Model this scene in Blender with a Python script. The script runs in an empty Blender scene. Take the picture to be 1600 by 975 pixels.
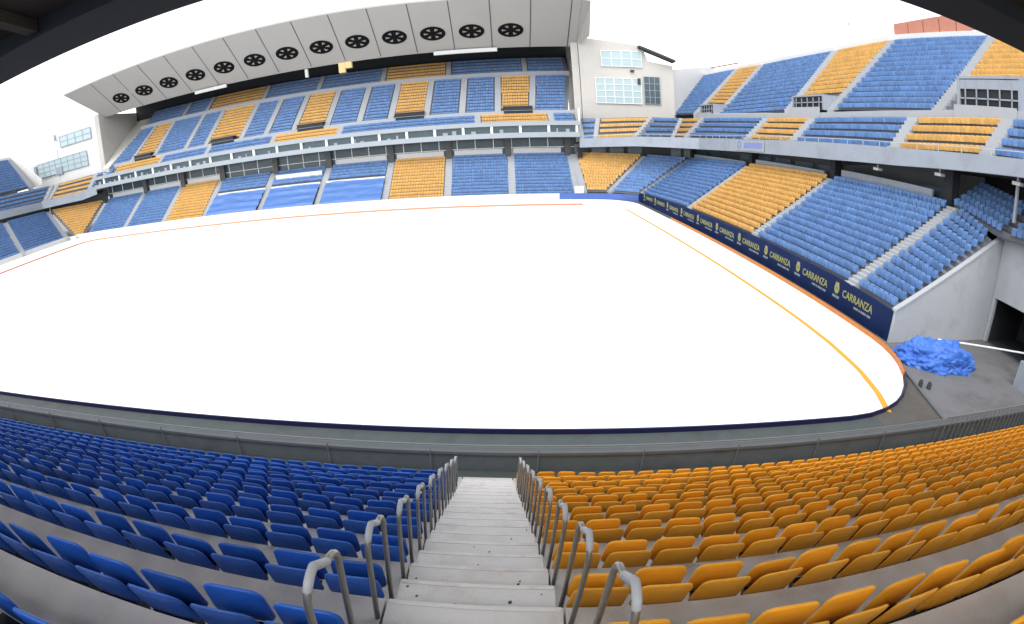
import bpy, bmesh, math, random
import numpy as np
from mathutils import Vector, Matrix, noise

random.seed(7)
rng = np.random.default_rng(7)
sc = bpy.context.scene
COL = sc.collection

# ------------------------------------------------------------------ materials
MATS = {}
def mat(name, base, rough=0.6, var=0.12, scale=3.0, metal=0.0, bump=0.0, bump_scale=20.0, dirt=None, dirt_amt=0.0, dirt_scale=0.8,
        spec=0.5, alpha=None, rand=0.0, island=0.0, coords='Object'):
    m = bpy.data.materials.new(name); m.use_nodes = True
    nt = m.node_tree; b = nt.nodes['Principled BSDF']
    b.inputs['Roughness'].default_value = rough
    b.inputs['Metallic'].default_value = metal
    b.inputs['Specular IOR Level'].default_value = spec
    tc = nt.nodes.new('ShaderNodeTexCoord')
    n = nt.nodes.new('ShaderNodeTexNoise'); n.inputs['Scale'].default_value = scale
    n.inputs['Detail'].default_value = 6.0; n.inputs['Roughness'].default_value = 0.65
    nt.links.new(tc.outputs[coords], n.inputs['Vector'])
    mix = nt.nodes.new('ShaderNodeMix'); mix.data_type = 'RGBA'
    lo = [c * (1 - var) for c in base]; hi = [min(1, c * (1 + var)) for c in base]
    mix.inputs[6].default_value = (*lo, 1); mix.inputs[7].default_value = (*hi, 1)
    nt.links.new(n.outputs['Fac'], mix.inputs[0])
    out = mix.outputs[2]
    if dirt:
        n2 = nt.nodes.new('ShaderNodeTexNoise'); n2.inputs['Scale'].default_value = dirt_scale
        n2.inputs['Detail'].default_value = 8.0; n2.inputs['Roughness'].default_value = 0.7
        nt.links.new(tc.outputs[coords], n2.inputs['Vector'])
        rp = nt.nodes.new('ShaderNodeValToRGB')
        rp.color_ramp.elements[0].position = 0.5; rp.color_ramp.elements[1].position = 0.75
        nt.links.new(n2.outputs['Fac'], rp.inputs[0])
        mm = nt.nodes.new('ShaderNodeMath'); mm.operation = 'MULTIPLY'; mm.inputs[1].default_value = dirt_amt
        nt.links.new(rp.outputs[0], mm.inputs[0])
        mx = nt.nodes.new('ShaderNodeMix'); mx.data_type = 'RGBA'
        nt.links.new(mm.outputs[0], mx.inputs[0]); nt.links.new(out, mx.inputs[6])
        mx.inputs[7].default_value = (*dirt, 1); out = mx.outputs[2]
    if rand or island:
        src = None
        if rand:
            oi = nt.nodes.new('ShaderNodeObjectInfo'); src = oi.outputs['Random']; amt = rand
        else:
            ge = nt.nodes.new('ShaderNodeNewGeometry'); src = ge.outputs['Random Per Island']; amt = island
        mr = nt.nodes.new('ShaderNodeMapRange'); mr.inputs[3].default_value = 1 - amt; mr.inputs[4].default_value = 1 + amt
        nt.links.new(src, mr.inputs[0])
        hs = nt.nodes.new('ShaderNodeHueSaturation')
        nt.links.new(mr.outputs[0], hs.inputs['Value']); nt.links.new(out, hs.inputs['Color']); out = hs.outputs[0]
    nt.links.new(out, b.inputs['Base Color'])
    if bump:
        n3 = nt.nodes.new('ShaderNodeTexNoise'); n3.inputs['Scale'].default_value = bump_scale
        n3.inputs['Detail'].default_value = 5.0
        nt.links.new(tc.outputs[coords], n3.inputs['Vector'])
        bp = nt.nodes.new('ShaderNodeBump'); bp.inputs['Strength'].default_value = bump; bp.inputs['Distance'].default_value = 0.02
        nt.links.new(n3.outputs['Fac'], bp.inputs['Height']); nt.links.new(bp.outputs[0], b.inputs['Normal'])
    if alpha is not None:
        b.inputs['Alpha'].default_value = alpha
    MATS[name] = m
    return m

M_pitch   = mat('pitch_white', (.86, .86, .86), .55, .02, .4)
M_yline   = mat('line_yellow', (.56, .30, .018), .5, .12, 2)
M_rline   = mat('line_red', (.50, .20, .10), .5, .15, 2)
M_ground  = mat('ground_grey', (.20, .20, .19), .9, .2, .3)
M_apron   = mat('apron_asphalt', (.060, .072, .072), .85, .22, 1.2, dirt=(.035, .037, .036), dirt_amt=.6, bump=.2)
M_paving  = mat('paving_brown', (.075, .068, .06), .85, .25, 2.0, dirt=(.12, .115, .11), dirt_amt=.5)
M_slab    = mat('slab_concrete', (.13, .13, .135), .8, .2, .8, dirt=(.055, .052, .05), dirt_amt=.85, dirt_scale=.35, bump=.15)
M_concN   = mat('concrete_near', (.46, .445, .435), .85, .12, 2.5, dirt=(.29, .27, .24), dirt_amt=.6, dirt_scale=1.2, bump=.25, bump_scale=40)
M_stairN  = mat('stair_near', (.56, .545, .53), .85, .10, 3.0, dirt=(.38, .33, .27), dirt_amt=.6, dirt_scale=1.7, bump=.25, bump_scale=45)
M_concF   = mat('concrete_far', (.155, .165, .185), .85, .10, .6, dirt=(.13, .13, .14), dirt_amt=.3, dirt_scale=.3)  # shadow lines between seat rows put into the colour: darker than the stairs
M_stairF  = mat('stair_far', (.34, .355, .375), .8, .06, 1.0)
M_white   = mat('white_paint', (.60, .60, .59), .6, .05, .5, dirt=(.46, .44, .41), dirt_amt=.4, dirt_scale=.25)
M_wallcr  = mat('cream_wall', (.50, .48, .445), .75, .05, .4, dirt=(.40, .375, .34), dirt_amt=.5, dirt_scale=.3)
M_tunnel  = mat('tunnel_wall', (.38, .40, .425), .8, .07, .8, dirt=(.22, .23, .24), dirt_amt=.5, dirt_scale=.5, bump=.15)
M_balc    = mat('balcony_grey', (.27, .30, .345), .7, .07, .6, dirt=(.155, .165, .185), dirt_amt=.5, dirt_scale=.4)
M_soffit  = mat('soffit_grey', (.40, .385, .36), .7, .05, .3, dirt=(.33, .31, .29), dirt_amt=.5, dirt_scale=.15)
M_seam    = mat('seam_dark', (.08, .08, .08), .7, .1, 2)
M_crest   = mat('crest_black', (.008, .008, .009), .8, .1, 2, spec=.1)
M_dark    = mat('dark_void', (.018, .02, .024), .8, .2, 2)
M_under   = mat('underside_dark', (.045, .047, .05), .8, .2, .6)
M_roofN   = mat('near_roof_steel', (.022, .026, .034), .8, .25, 1.5, spec=.1)
M_roofD   = mat('near_roof_deck', (.05, .043, .038), .8, .3, 1.2, spec=.1)
M_glass   = mat('glazing', (.055, .085, .10), .25, .35, .9)
M_glassL  = mat('pale_glazing', (.36, .46, .48), .3, .12, .6)
M_frame   = mat('frame_white', (.78, .80, .80), .5, .04, 1)
M_navy    = mat('navy_board', (.005, .014, .06), .75, .2, .6, spec=.15, dirt=(.012, .035, .11), dirt_amt=.5, dirt_scale=.4)
M_navyK   = mat('navy_kerb', (.008, .008, .05), .45, .2, 2)
M_orangeK = mat('orange_kerb', (.46, .15, .02), .5, .3, 1.5)
M_band    = mat('band_grey', (.28, .315, .345), .6, .06, .5, dirt=(.26, .29, .31), dirt_amt=.4, dirt_scale=.3)
M_cope    = mat('coping_grey', (.10, .11, .115), .7, .2, 2)
M_letter  = mat('letter_yellow', (.24, .245, .075), .6, .15, 2)
M_letB    = mat('letter_blue', (.16, .20, .46), .6, .15, 2)
M_letterP = mat('letter_pale', (.17, .20, .22), .6, .15, 2)
M_blueB   = mat('board_blue', (.05, .11, .34), .5, .2, .5)
M_tarp    = mat('blue_sheet', (.055, .135, .36), .5, .3, .5, dirt=(.15, .25, .46), dirt_amt=.7, dirt_scale=.6, bump=.6, bump_scale=1.2)
for nd in list(M_tarp.node_tree.nodes):          # creases run along the rows
    if nd.type == 'TEX_NOISE':
        mp = M_tarp.node_tree.nodes.new('ShaderNodeMapping'); mp.inputs['Scale'].default_value = (.22, 1.6, 5.0)
        M_tarp.node_tree.links.new(nd.inputs[0].links[0].from_socket, mp.inputs[0]); M_tarp.node_tree.links.new(mp.outputs[0], nd.inputs[0])
M_heap    = mat('blue_net', (.035, .13, .50), .6, .5, 3.5, dirt=(.14, .27, .62), dirt_amt=.7, dirt_scale=2.2, bump=.5, bump_scale=7)
M_steel   = mat('rail_steel', (.30, .29, .26), .38, .25, 9, metal=.85, dirt=(.14, .12, .09), dirt_amt=.5, dirt_scale=6)
M_steelP  = mat('rail_painted', (.45, .47, .48), .5, .1, 4, metal=.2)
M_nose    = mat('step_nosing', (.58, .565, .55), .85, .12, 4, dirt=(.22, .2, .17), dirt_amt=.5, dirt_scale=3)
M_stain   = mat('step_stain', (.46, .42, .37), .9, .3, 6, dirt=(.54, .53, .51), dirt_amt=.9, dirt_scale=4)
M_railD   = mat('rail_dull', (.17, .18, .19), .6, .15, 4, metal=.3)
M_tape    = mat('white_tape', (.38, .40, .42), .5, .05, 8)
M_salmon  = mat('salmon_panel', (.44, .18, .12), .7, .15, .8)
M_seatB   = mat('seat_blue_near', (.016, .088, .38), .42, .22, 6, rand=.2, spec=.4, dirt=(.10, .15, .30), dirt_amt=.22, dirt_scale=9)
M_seatY   = mat('seat_yellow_near', (.72, .33, .022), .45, .16, 6, rand=.13, spec=.35, dirt=(.50, .30, .10), dirt_amt=.25, dirt_scale=9)
M_farB    = mat('seat_blue_far', (.12, .235, .48), .45, .14, .35, island=.16, spec=.5)  # paler than near seats: sun fading, with haze and strong light put into the colour
M_farY    = mat('seat_yellow_far', (.68, .385, .11), .5, .14, .35, island=.10, spec=.4)  # paler near yellow: fading plus haze and bright light painted into the base
M_bracket = mat('seat_bracket', (.03, .03, .035), .5, .1, 6, metal=.6)
M_bird    = mat('bird_grey', (.10, .10, .11), .8, .1, 3)
M_gold    = mat('gantry_yellow', (.72, .55, .25), .6, .1, 2)
M_speck   = mat('litter_dark', (.05, .045, .04), .9, .2, 5)
M_debris  = mat('leaf_brown', (.13, .08, .04), .9, .2, 5)

# ------------------------------------------------------------------ object helpers
def link(o, parent=None):
    COL.objects.link(o)
    if parent is not None: o.parent = parent
    return o
def tag(o, label=None, cat=None, group=None, kind=None):
    if label: o['label'] = label
    if cat: o['category'] = cat
    if group: o['group'] = group
    if kind: o['kind'] = kind
    return o
def empty(name, loc=(0, 0, 0), label=None, cat=None, group=None, kind=None):
    o = bpy.data.objects.new(name, None); o.empty_display_size = .3
    o.location = loc; link(o); tag(o, label, cat, group, kind); return o

OFF = {}
class MB:
    def __init__(s): s.v = []; s.f = []; s.mi = []
    def poly(s, pts, mi=0):
        n = len(s.v); s.v += [tuple(p) for p in pts]; s.f.append(tuple(range(n, n + len(pts)))); s.mi.append(mi)
    def box(s, lo, hi, mi=0):
        x0, y0, z0 = lo; x1, y1, z1 = hi
        s.hexa([(x0, y0, z0), (x1, y0, z0), (x1, y1, z0), (x0, y1, z0)], [(x0, y0, z1), (x1, y0, z1), (x1, y1, z1), (x0, y1, z1)], mi)
    def hexa(s, bot, top, mi=0):
        n = len(s.v); s.v += [tuple(p) for p in bot] + [tuple(p) for p in top]
        for q in ((3, 2, 1, 0), (4, 5, 6, 7), (0, 1, 5, 4), (1, 2, 6, 5), (2, 3, 7, 6), (3, 0, 4, 7)):
            s.f.append(tuple(n + i for i in q)); s.mi.append(mi)
    def bar(s, a, b, w, h=None, up=(0, 0, 1), mi=0):
        a = Vector(a); b = Vector(b); h = h or w; d = (b - a).normalized(); u = Vector(up)
        r = d.cross(u)
        if r.length < 1e-4: r = d.cross(Vector((0, 1, 0)))
        r.normalize(); u = r.cross(d).normalized()
        q = lambda p: [p + r * (sx * w / 2) + u * (sy * h / 2) for sx, sy in ((-1, -1), (1, -1), (1, 1), (-1, 1))]
        s.hexa(q(a), q(b), mi)
    def tube(s, pts, r, seg=8, mi=0, cap=True):
        pts = [Vector(p) for p in pts]; n0 = len(s.v); prev = None
        for i, p in enumerate(pts):
            d = (pts[min(i + 1, len(pts) - 1)] - pts[max(i - 1, 0)]).normalized()
            if prev is None:
                ref = Vector((1, 0, 0)) if abs(d.x) < .9 else Vector((0, 1, 0))
                u = d.cross(ref).normalized()
            else:
                u = (prev - d * prev.dot(d)).normalized()
            prev = u; w = d.cross(u)
            for k in range(seg):
                a = 2 * math.pi * k / seg
                s.v.append(tuple(p + u * (r * math.cos(a)) + w * (r * math.sin(a))))
        for i in range(len(pts) - 1):
            for k in range(seg):
                a = n0 + i * seg + k; b = n0 + i * seg + (k + 1) % seg
                s.f.append((a, b, b + seg, a + seg)); s.mi.append(mi)
        if cap:
            s.f.append(tuple(n0 + k for k in reversed(range(seg)))); s.mi.append(mi)
            e = n0 + (len(pts) - 1) * seg
            s.f.append(tuple(e + k for k in range(seg))); s.mi.append(mi)
    def mesh(s, name, mats, smooth=False):
        weld = 'terrace' in name or name in ('tape', 'cover_sheet', 'crest', 'pitch_line', 'pitch_line', 'kerb_board', 'panel_seam', 'balcony_front', 'back_wall')
        me = bpy.data.meshes.new(name); me.from_pydata(s.v, [], s.f)
        for m in (mats if isinstance(mats, (list, tuple)) else [mats]): me.materials.append(m)
        if any(s.mi): me.polygons.foreach_set('material_index', s.mi)
        me.update()
        bm = bmesh.new(); bm.from_mesh(me)
        if weld: bmesh.ops.remove_doubles(bm, verts=bm.verts, dist=.0005)
        bmesh.ops.recalc_face_normals(bm, faces=bm.faces); bm.to_mesh(me); bm.free()
        if smooth: me.polygons.foreach_set('use_smooth', [True] * len(me.polygons))
        return me
    def build(s, name, mats, parent=None, smooth=False):
        off = OFF.get(parent.name) if parent is not None else None      # parts modelled in world coordinates
        if off is not None: s.v = [(p[0] - off[0], p[1] - off[1], p[2] - off[2]) for p in s.v]
        o = link(bpy.data.objects.new(name, s.mesh(name, mats, smooth)), parent)
        if off is not None: OFF[o.name] = off
        return o

def build_each(mb, name, mats, parent):
    # every connected piece of the builder becomes a part of its own
    par = list(range(len(mb.v)))
    def find(i):
        while par[i] != i: par[i] = par[par[i]]; i = par[i]
        return i
    for f in mb.f:
        for i in f[1:]: par[find(i)] = find(f[0])
    groups = {}
    for f, m in zip(mb.f, mb.mi): groups.setdefault(find(f[0]), []).append((f, m))
    for fs in groups.values():
        q = MB(); idx = {}
        for f, m in fs:
            for i in f:
                if i not in idx: idx[i] = len(q.v); q.v.append(mb.v[i])
            q.f.append(tuple(idx[i] for i in f)); q.mi.append(m)
        q.build(name, mats, parent)

# ------------------------------------------------------------------ camera (a fisheye with an off-centre crop)
cd = bpy.data.cameras.new('camera'); cam = link(bpy.data.objects.new('camera', cd)); sc.camera = cam
fw = Vector((-0.24517690, 0.90360788, -0.35125645)); rt = Vector((0.96946037, 0.22630718, -0.09450740)); up = Vector((0.00590578, 0.36370024, 0.93149732))
CAMZ = 10.3615
cam.matrix_world = Matrix(((rt.x, up.x, -fw.x, 0), (rt.y, up.y, -fw.y, 0), (rt.z, up.z, -fw.z, CAMZ), (0, 0, 0, 1)))
cd.type = 'PANO'; cd.panorama_type = 'FISHEYE_LENS_POLYNOMIAL'
cd.sensor_width = 36; FMM = 773.38 / 1600 * 36
cd.fisheye_fov = math.radians(179)
cd.fisheye_polynomial_k0 = 0
for i, k in enumerate((0.9998054, 0.00133797, -0.0230808, 0.00304559)):
    setattr(cd, 'fisheye_polynomial_k%d' % (i + 1), -k / FMM ** (i + 1))
cd.shift_x = .1393; cd.shift_y = .0221
cd.clip_start = .05; cd.clip_end = 3000
def project(P):                       # used only to find which seats fall inside the frame
    d = Vector(P) - Vector((0, 0, CAMZ)); d.normalize()
    z, x, y = d.dot(fw), d.dot(rt), d.dot(up)
    th = math.atan2(math.hypot(x, y), z); r = 773.38 * (th + .02 * th ** 3); h = math.hypot(x, y) or 1
    return 577.17 + r * x / h, 509.05 - r * y / h

# ------------------------------------------------------------------ setting: ground, pitch, lines, aprons
def sheet(name, pts, z, m, kind='structure'):
    b = MB(); b.poly([(x, y, z) for x, y in pts]); o = b.build(name, m); tag(o, kind=kind); return o
def rounded(x0, y0, x1, y1, r, n=10):
    out = []
    for cx, cy, a0, rr in ((x1 - r[0], y0 + r[0], -90, r[0]), (x1 - r[1], y1 - r[1], 0, r[1]), (x0 + r[2], y1 - r[2], 90, r[2]), (x0 + r[3], y0 + r[3], 180, r[3])):
        for k in range(n + 1):
            a = math.radians(a0 + 90 * k / n); out.append((cx + rr * math.cos(a), cy + rr * math.sin(a)))
    return out
sheet('ground', [(-1500, -1500), (1500, -1500), (1500, 1500), (-1500, 1500)], -.03, M_ground)
sheet('perimeter_track', [(-110, 9.9), (40, 9.9), (40, 90), (-110, 90)], -.012, M_apron)
sheet('tunnel_pavement', [(21.6, 8), (36.1, 8), (36.1, 25), (25.3, 25), (23.6, 20.4), (22.3, 17), (21.62, 14.6)], -.006, M_slab)
sheet('corner_paving', [(17.5, 10.6), (21.5, 10.6), (21.9, 15.2), (23.4, 20.0), (24.9, 23.2), (17.5, 23.2)], -.008, M_paving)
PITCH = rounded(-94.2, 15.65, 24.25, 84.0, (8.5, 5.5, 3, 3))
sheet('pitch', PITCH, .0, M_pitch)
def strip(name, pts, w, z, m, closed=False):
    b = MB(); P = [Vector((x, y, 0)) for x, y in pts]
    L, R = [], []
    for i, p in enumerate(P):
        d = (P[min(i + 1, len(P) - 1)] - P[max(i - 1, 0)]).normalized(); nn = Vector((-d.y, d.x, 0))
        L.append(p + nn * w / 2); R.append(p - nn * w / 2)
    for i in range(len(P) - 1):
        b.poly([(q.x, q.y, z) for q in (R[i], R[i + 1], L[i + 1], L[i])])
    o = b.build(name, m); tag(o, kind='structure'); return o
right_line = [(18.6, 15.9), (19.3, 17.6), (19.9, 20.0), (20.25, 23.5)] + [(20.35, y) for y in np.linspace(27, 72, 20)] + \
    [(20.35 - 4.5 * (1 - math.cos(a)), 72 + 4.5 * math.sin(a)) for a in np.linspace(.15, math.pi / 2, 8)]
strip('pitch_line', right_line, .40, .004, M_yline)
RED = [(14.6, 76.9), (9, 76.6), (0, 76.5), (-40, 76.5), (-77, 76.6), (-78.6, 76.2), (-79.6, 75.2), (-80, 73.5), (-80, 40), (-80, 16.0)]

# low kerb boards round the pitch
def wall_along(b, pts, z0, z1, th, mi=0):
    P = [Vector((x, y, 0)) for x, y in pts]; L, R = [], []
    for i, p in enumerate(P):
        d = (P[min(i + 1, len(P) - 1)] - P[max(i - 1, 0)]).normalized(); nn = Vector((-d.y, d.x, 0))
        L.append(p + nn * th / 2); R.append(p - nn * th / 2)
    for i in range(len(P) - 1):
        a0, a1, c0, c1 = R[i], R[i + 1], L[i], L[i + 1]
        b.hexa([(a0.x, a0.y, z0), (a1.x, a1.y, z0), (c1.x, c1.y, z0), (c0.x, c0.y, z0)],
               [(a0.x, a0.y, z1), (a1.x, a1.y, z1), (c1.x, c1.y, z1), (c0.x, c0.y, z1)], mi)
b = MB(); arc = [(x, y - .04) for x, y in PITCH[:9]]
wall_along(b, [(-94, 15.58), (-60, 15.58), (-30, 15.58), (0, 15.58)] + [(p[0] + .12, p[1] - .08) for p in PITCH[:10]], -.01, .20, .07)
tag(b.build('kerb_board', M_navyK), 'low navy board edging the white pitch in front of the near grandstand', 'kerb board')
b = MB(); wall_along(b, [(p[0] + .05, p[1]) for p in PITCH[6:11]] + [(24.31, y) for y in (28, 34, 40, 46, 55, 64)], -.009, .27, .10)
tag(b.build('kerb_board', M_orangeK), 'low orange board edging the white pitch below the dark blue lettered wall', 'kerb board')
b = MB(); wall_along(b, RED, -.004, .26, .10)
tag(b.build('edge_strip', M_rline), 'thin low orange red strip along the far and left sides of the white pitch', 'edge strip')
b = MB(); wall_along(b, [(21.6, 14.6), (22.3, 17.0), (23.2, 19.6), (24.0, 21.4)], -.005, .10, .16)
tag(b.build('drain_kerb', M_cope), 'grey kerb line between brown corner paving and pale tunnel floor', 'kerb')

# ------------------------------------------------------------------ tiers of seats
farB, farY = [], []      # one (position, facing angle) per seat
def lerp(a, b, t): return a + (b - a) * t
class Tier:
    """stations: list of (front xyz, back xyz); colours per bay; rows."""
    def __init__(s, stations, colours, rows, aisle=.55, drop=.5, seat_rows=None, margins=None):
        s.st = [(Vector(f), Vector(k)) for f, k in stations]; s.rows = rows; s.mb = MB(); s.stairs = []
        for i in range(len(s.st) - 1):
            F0, B0 = s.st[i]; F1, B1 = s.st[i + 1]
            for r in range(rows):
                t0, t1 = r / rows, (r + 1) / rows
                z = [lerp(F0.z, B0.z, t0) - drop, lerp(F1.z, B1.z, t0) - drop]
                zn = [lerp(F0.z, B0.z, t1) - drop, lerp(F1.z, B1.z, t1) - drop]
                a0, a1 = lerp(F0, B0, t0), lerp(F1, B1, t0); c0, c1 = lerp(F0, B0, t1), lerp(F1, B1, t1)
                s.mb.poly([(a0.x, a0.y, z[0]), (a1.x, a1.y, z[1]), (c1.x, c1.y, z[1]), (c0.x, c0.y, z[0])])
                s.mb.poly([(c0.x, c0.y, z[0]), (c1.x, c1.y, z[1]), (c1.x, c1.y, zn[1]), (c0.x, c0.y, zn[0])])
                col = colours[i]
                if not col: continue
                rr = seat_rows[i] if seat_rows and seat_rows[i] else (0, rows)
                if not (rr[0] <= r < rr[1]): continue
                tm = (r + .74) / rows
                p0, p1 = lerp(F0, B0, tm), lerp(F1, B1, tm)
                d = Vector((p1.x - p0.x, p1.y - p0.y, 0)); ln = d.length
                if ln < .8: continue
                d.normalize()
                m0 = m1 = aisle
                if margins and margins[i]: m0, m1 = margins[i]
                n = int((ln - m0 - m1) / .50)
                face = math.atan2(-d.x, d.y) if True else 0
                for k in range(n):
                    q = m0 + (ln - m0 - m1 - n * .5) / 2 + .5 * (k + .5); u = q / ln
                    P = (p0.x + d.x * q, p0.y + d.y * q, lerp(z[0], z[1], u))
                    (farB if col == 'B' else farY).append((P, d.x, d.y))
    def stair(s, i, w=1.0, drop=.5, top=1.0):
        F, B = s.st[i]; dirn = Vector((B.x - F.x, B.y - F.y, 0)).normalized(); nn = Vector((-dirn.y, dirn.x, 0)) * (w / 2)
        b = MB(); n = int(s.rows * 2 * top)
        low = []
        for sg in (-1, 1):
            ring = []
            for r in range(n):
                a, c = lerp(F, B, r / (s.rows * 2)), lerp(F, B, (r + 1) / (s.rows * 2)); z1 = c.z - drop + .02
                ring += [(a.x + nn.x * sg, a.y + nn.y * sg, z1), (c.x + nn.x * sg, c.y + nn.y * sg, z1)]
            e = lerp(F, B, n / (s.rows * 2)); g = F
            low.append(ring + [(e.x + nn.x * sg, e.y + nn.y * sg, e.z - drop - .8), (g.x + nn.x * sg, g.y + nn.y * sg, g.z - drop - .8)])
        o = len(b.v); N = len(low[0]); b.v += low[0] + low[1]
        b.f += [tuple(range(o + N - 1, o - 1, -1)), tuple(range(o + N, o + 2 * N))] + [(o + q, o + (q + 1) % N, o + N + (q + 1) % N, o + N + q) for q in range(N)]
        b.mi += [0] * (N + 2)
        return b

def back_wall_faces(b, tops, zlow):
    for i in range(len(tops) - 1):
        a, c = tops[i], tops[i + 1]
        b.poly([(a[0], a[1], zlow), (c[0], c[1], zlow), c, a])

# ================================================================== FAR GRANDSTAND
far = empty('grandstand', (-36, 90, 0), 'covered far grandstand with a sloping grey roof bearing thirteen black crests', 'grandstand')
OFF[far.name] = tuple(far.location)
xl = [-88.2, -76, -65, -54.5, -42, -30.5, -18, -7, 4, 15.2]
FLz, BLz = 1.0, 7.7
low = Tier([((x, 84.5, FLz), (x + (-.6 if x < -40 else .5 if x > 0 else 0), 94.8, BLz)) for x in xl],
           ['B', 'B', 'Y', 'B', 'B', 'B', 'Y', 'B', 'B'], 13,
           seat_rows=[None, None, None, (8, 13), (8, 13), (8, 13), None, None, None])
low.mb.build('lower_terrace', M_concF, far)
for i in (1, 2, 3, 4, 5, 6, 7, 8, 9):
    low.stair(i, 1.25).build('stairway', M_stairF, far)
b = MB(); b.box((-91.5, 84.24, -.02), (15.4, 84.46, .98)); b.build('front_wall', M_white, far)
# mid-height white wall over the covered seats + small upper one
b = MB()
for x0, x1 in ((-53.6, -42.6), (-41.4, -31.1), (-29.9, -18.6)):
    b.box((x0, 89.75, 3.6), (x1, 89.95, 4.72))
b.box((-41.2, 92.3, 5.2), (-31.4, 92.45, 6.75))
for x in (-38, -34.6): b.box((x, 92.28, 5.0), (x + .5, 92.47, 6.0))
build_each(b, 'dividing_wall', M_white, far)

xu = [-84.6, -78.4, -72, -63.2, -57.8, -49, -43.2, -37, -30, -23.4, -17.2, -10.4, -3.7, 3.0, 9.7, 16.8]
def skew(x): return float(np.interp(x, [-84.6, -78.4, -72, 3.0, 9.7, 16.8], [1.9, .7, 0, .4, .8, 1.2]))
main = Tier([((x - skew(x), 94.4, 15.5), (x + skew(x), 104.6, 23.6)) for x in xu], ['B', 'Y', 'B', 'B', 'Y', 'B', 'B', 'Y', 'B', 'B', 'Y', 'B', 'B', 'Y', 'B'], 12, aisle=.62,
            seat_rows=[None if c == 'B' else (1, 12) for c in 'BYBBYBBYBBYBBYB'])
xs = [-83.6, -69.2, -56.6, -41.2, -27.2, -1.2, 12.2, 16.8]
strip_t = Tier([((x, 91.6, 13.3), (x, 94.38, 15.2)) for x in xs], ['Y', 'B', 'B', 'Y', 'B', 'Y', 'B'], 3, aisle=.5)
xb = [-84.6, -70, -63.2, -48.2, -35, -20.8, -7.0, 8.4, 16.8]
back = Tier([((x + skew(x), 105.6, 24.3), (x + 1.3 * skew(x), 110.4, 28.2)) for x in xb], ['B', 'B', 'Y', 'B', 'B', 'Y', 'B', 'B'], 5, aisle=.6)
ut = MB()
for t in (main, strip_t, back):
    n = len(ut.v); ut.v += t.mb.v; ut.f += [tuple(i + n for i in f) for f in t.mb.f]; ut.mi += t.mb.mi
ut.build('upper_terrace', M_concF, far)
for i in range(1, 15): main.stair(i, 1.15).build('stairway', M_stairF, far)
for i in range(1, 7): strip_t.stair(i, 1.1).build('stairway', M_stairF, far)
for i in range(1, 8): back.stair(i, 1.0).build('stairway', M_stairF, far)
b = MB(); b.box((-82.6, 104.62, 22.9), (18.1, 105.55, 24.05)); b.build('cross_walkway', M_stairF, far)
b = MB(); b.box((-84.6, 94.40, 14.3), (16.8, 94.52, 15.45)); b.build('parapet_wall', M_stairF, far)
# vomitories under the yellow bays
for x0, x1 in ((-78.4, -72), (-57.8, -49), (-37, -30), (-17.2, -10.4), (3.0, 9.7)):
    c = (x0 + x1) / 2; w = min(5.4, x1 - x0 - 1.4)
    b = MB(); b.box((c - w / 2, 94.25, 14.9), (c + w / 2, 96.0, 16.2)); v = b.build('vomitory', M_dark, far)
    b = MB(); b.box((c - w / 2 - .1, 94.2, 16.21), (c + w / 2 + .1, 96.05, 16.32)); b.build('lintel', M_under, v)
    b = MB(); b.box((c - w / 2, 94.16, 15.45), (c + w / 2, 94.22, 15.52)); b.build('guard_rail', M_balc, v)
# balcony of boxes: white rail band, glazed boxes, white lower band
X0, X1 = -88.5, 17.0
b = MB(); b.box((X0, 90.7, 12.55), (X1, 91.55, 13.32)); b.build('balcony_rail', M_band, far)
b = MB(); b.box((X0, 90.6, 10.4), (X1, 91.4, 11.32)); b.build('balcony_front', M_band, far)
b = MB(); b.box((X0, 91.2, 11.3), (X1, 92.2, 12.6)); b.build('box_glazing', M_glass, far)
for k, x in enumerate(np.arange(X0 + 3, X1, 5.1)):
    b = MB(); b.box((x - .22, 90.85, 11.3), (x + .22, 91.22, 12.6)); b.build('box_column', M_frame, far)
for x in np.arange(X0 + 1, X1 - 1, 1.7):
    if rng.random() < .45: continue
    h = rng.uniform(.2, .75); ww = rng.uniform(.2, .9); b = MB()
    b.box((x, 91.12, 11.32), (x + ww, 91.19, 11.36 + h)); b.build('box_blind', M_band if rng.random() < .4 else M_balc, far)
# concourse glazing and columns under the balcony
b = MB(); b.box((X0, 95.2, 7.1), (X1, 95.4, 10.4)); b.build('concourse_glazing', M_glass, far)
b = MB()
for x in np.arange(X0 + 1.5, X1, 3.4):
    b.box((x - .07, 95.08, 7.1), (x + .07, 95.19, 10.3))
b.box((X0, 95.08, 8.55), (X1, 95.18, 8.66)); build_each(b, 'concourse_frame', M_frame, far)
for x in [v for v in xl[1:]]:
    b = MB(); b.box((x - .55, 94.4, 6.9), (x + .55, 95.05, 10.4)); b.build('concourse_doorway', M_seam, far)
b = MB()
for x0, x1 in ((-87, -77), (-75, -66), (-64, -55.5), (-29, -19), (-17, -8), (-6, 3), (5, 14)):
    b.box((x0, 94.9, 7.2), (x1, 95.06, 8.45))
build_each(b, 'terrace_parapet', M_white, far)
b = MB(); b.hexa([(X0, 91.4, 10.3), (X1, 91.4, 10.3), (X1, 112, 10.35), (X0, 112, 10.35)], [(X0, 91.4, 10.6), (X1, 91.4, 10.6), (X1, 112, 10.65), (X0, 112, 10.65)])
b.build('balcony_underside', M_under, far)
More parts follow.
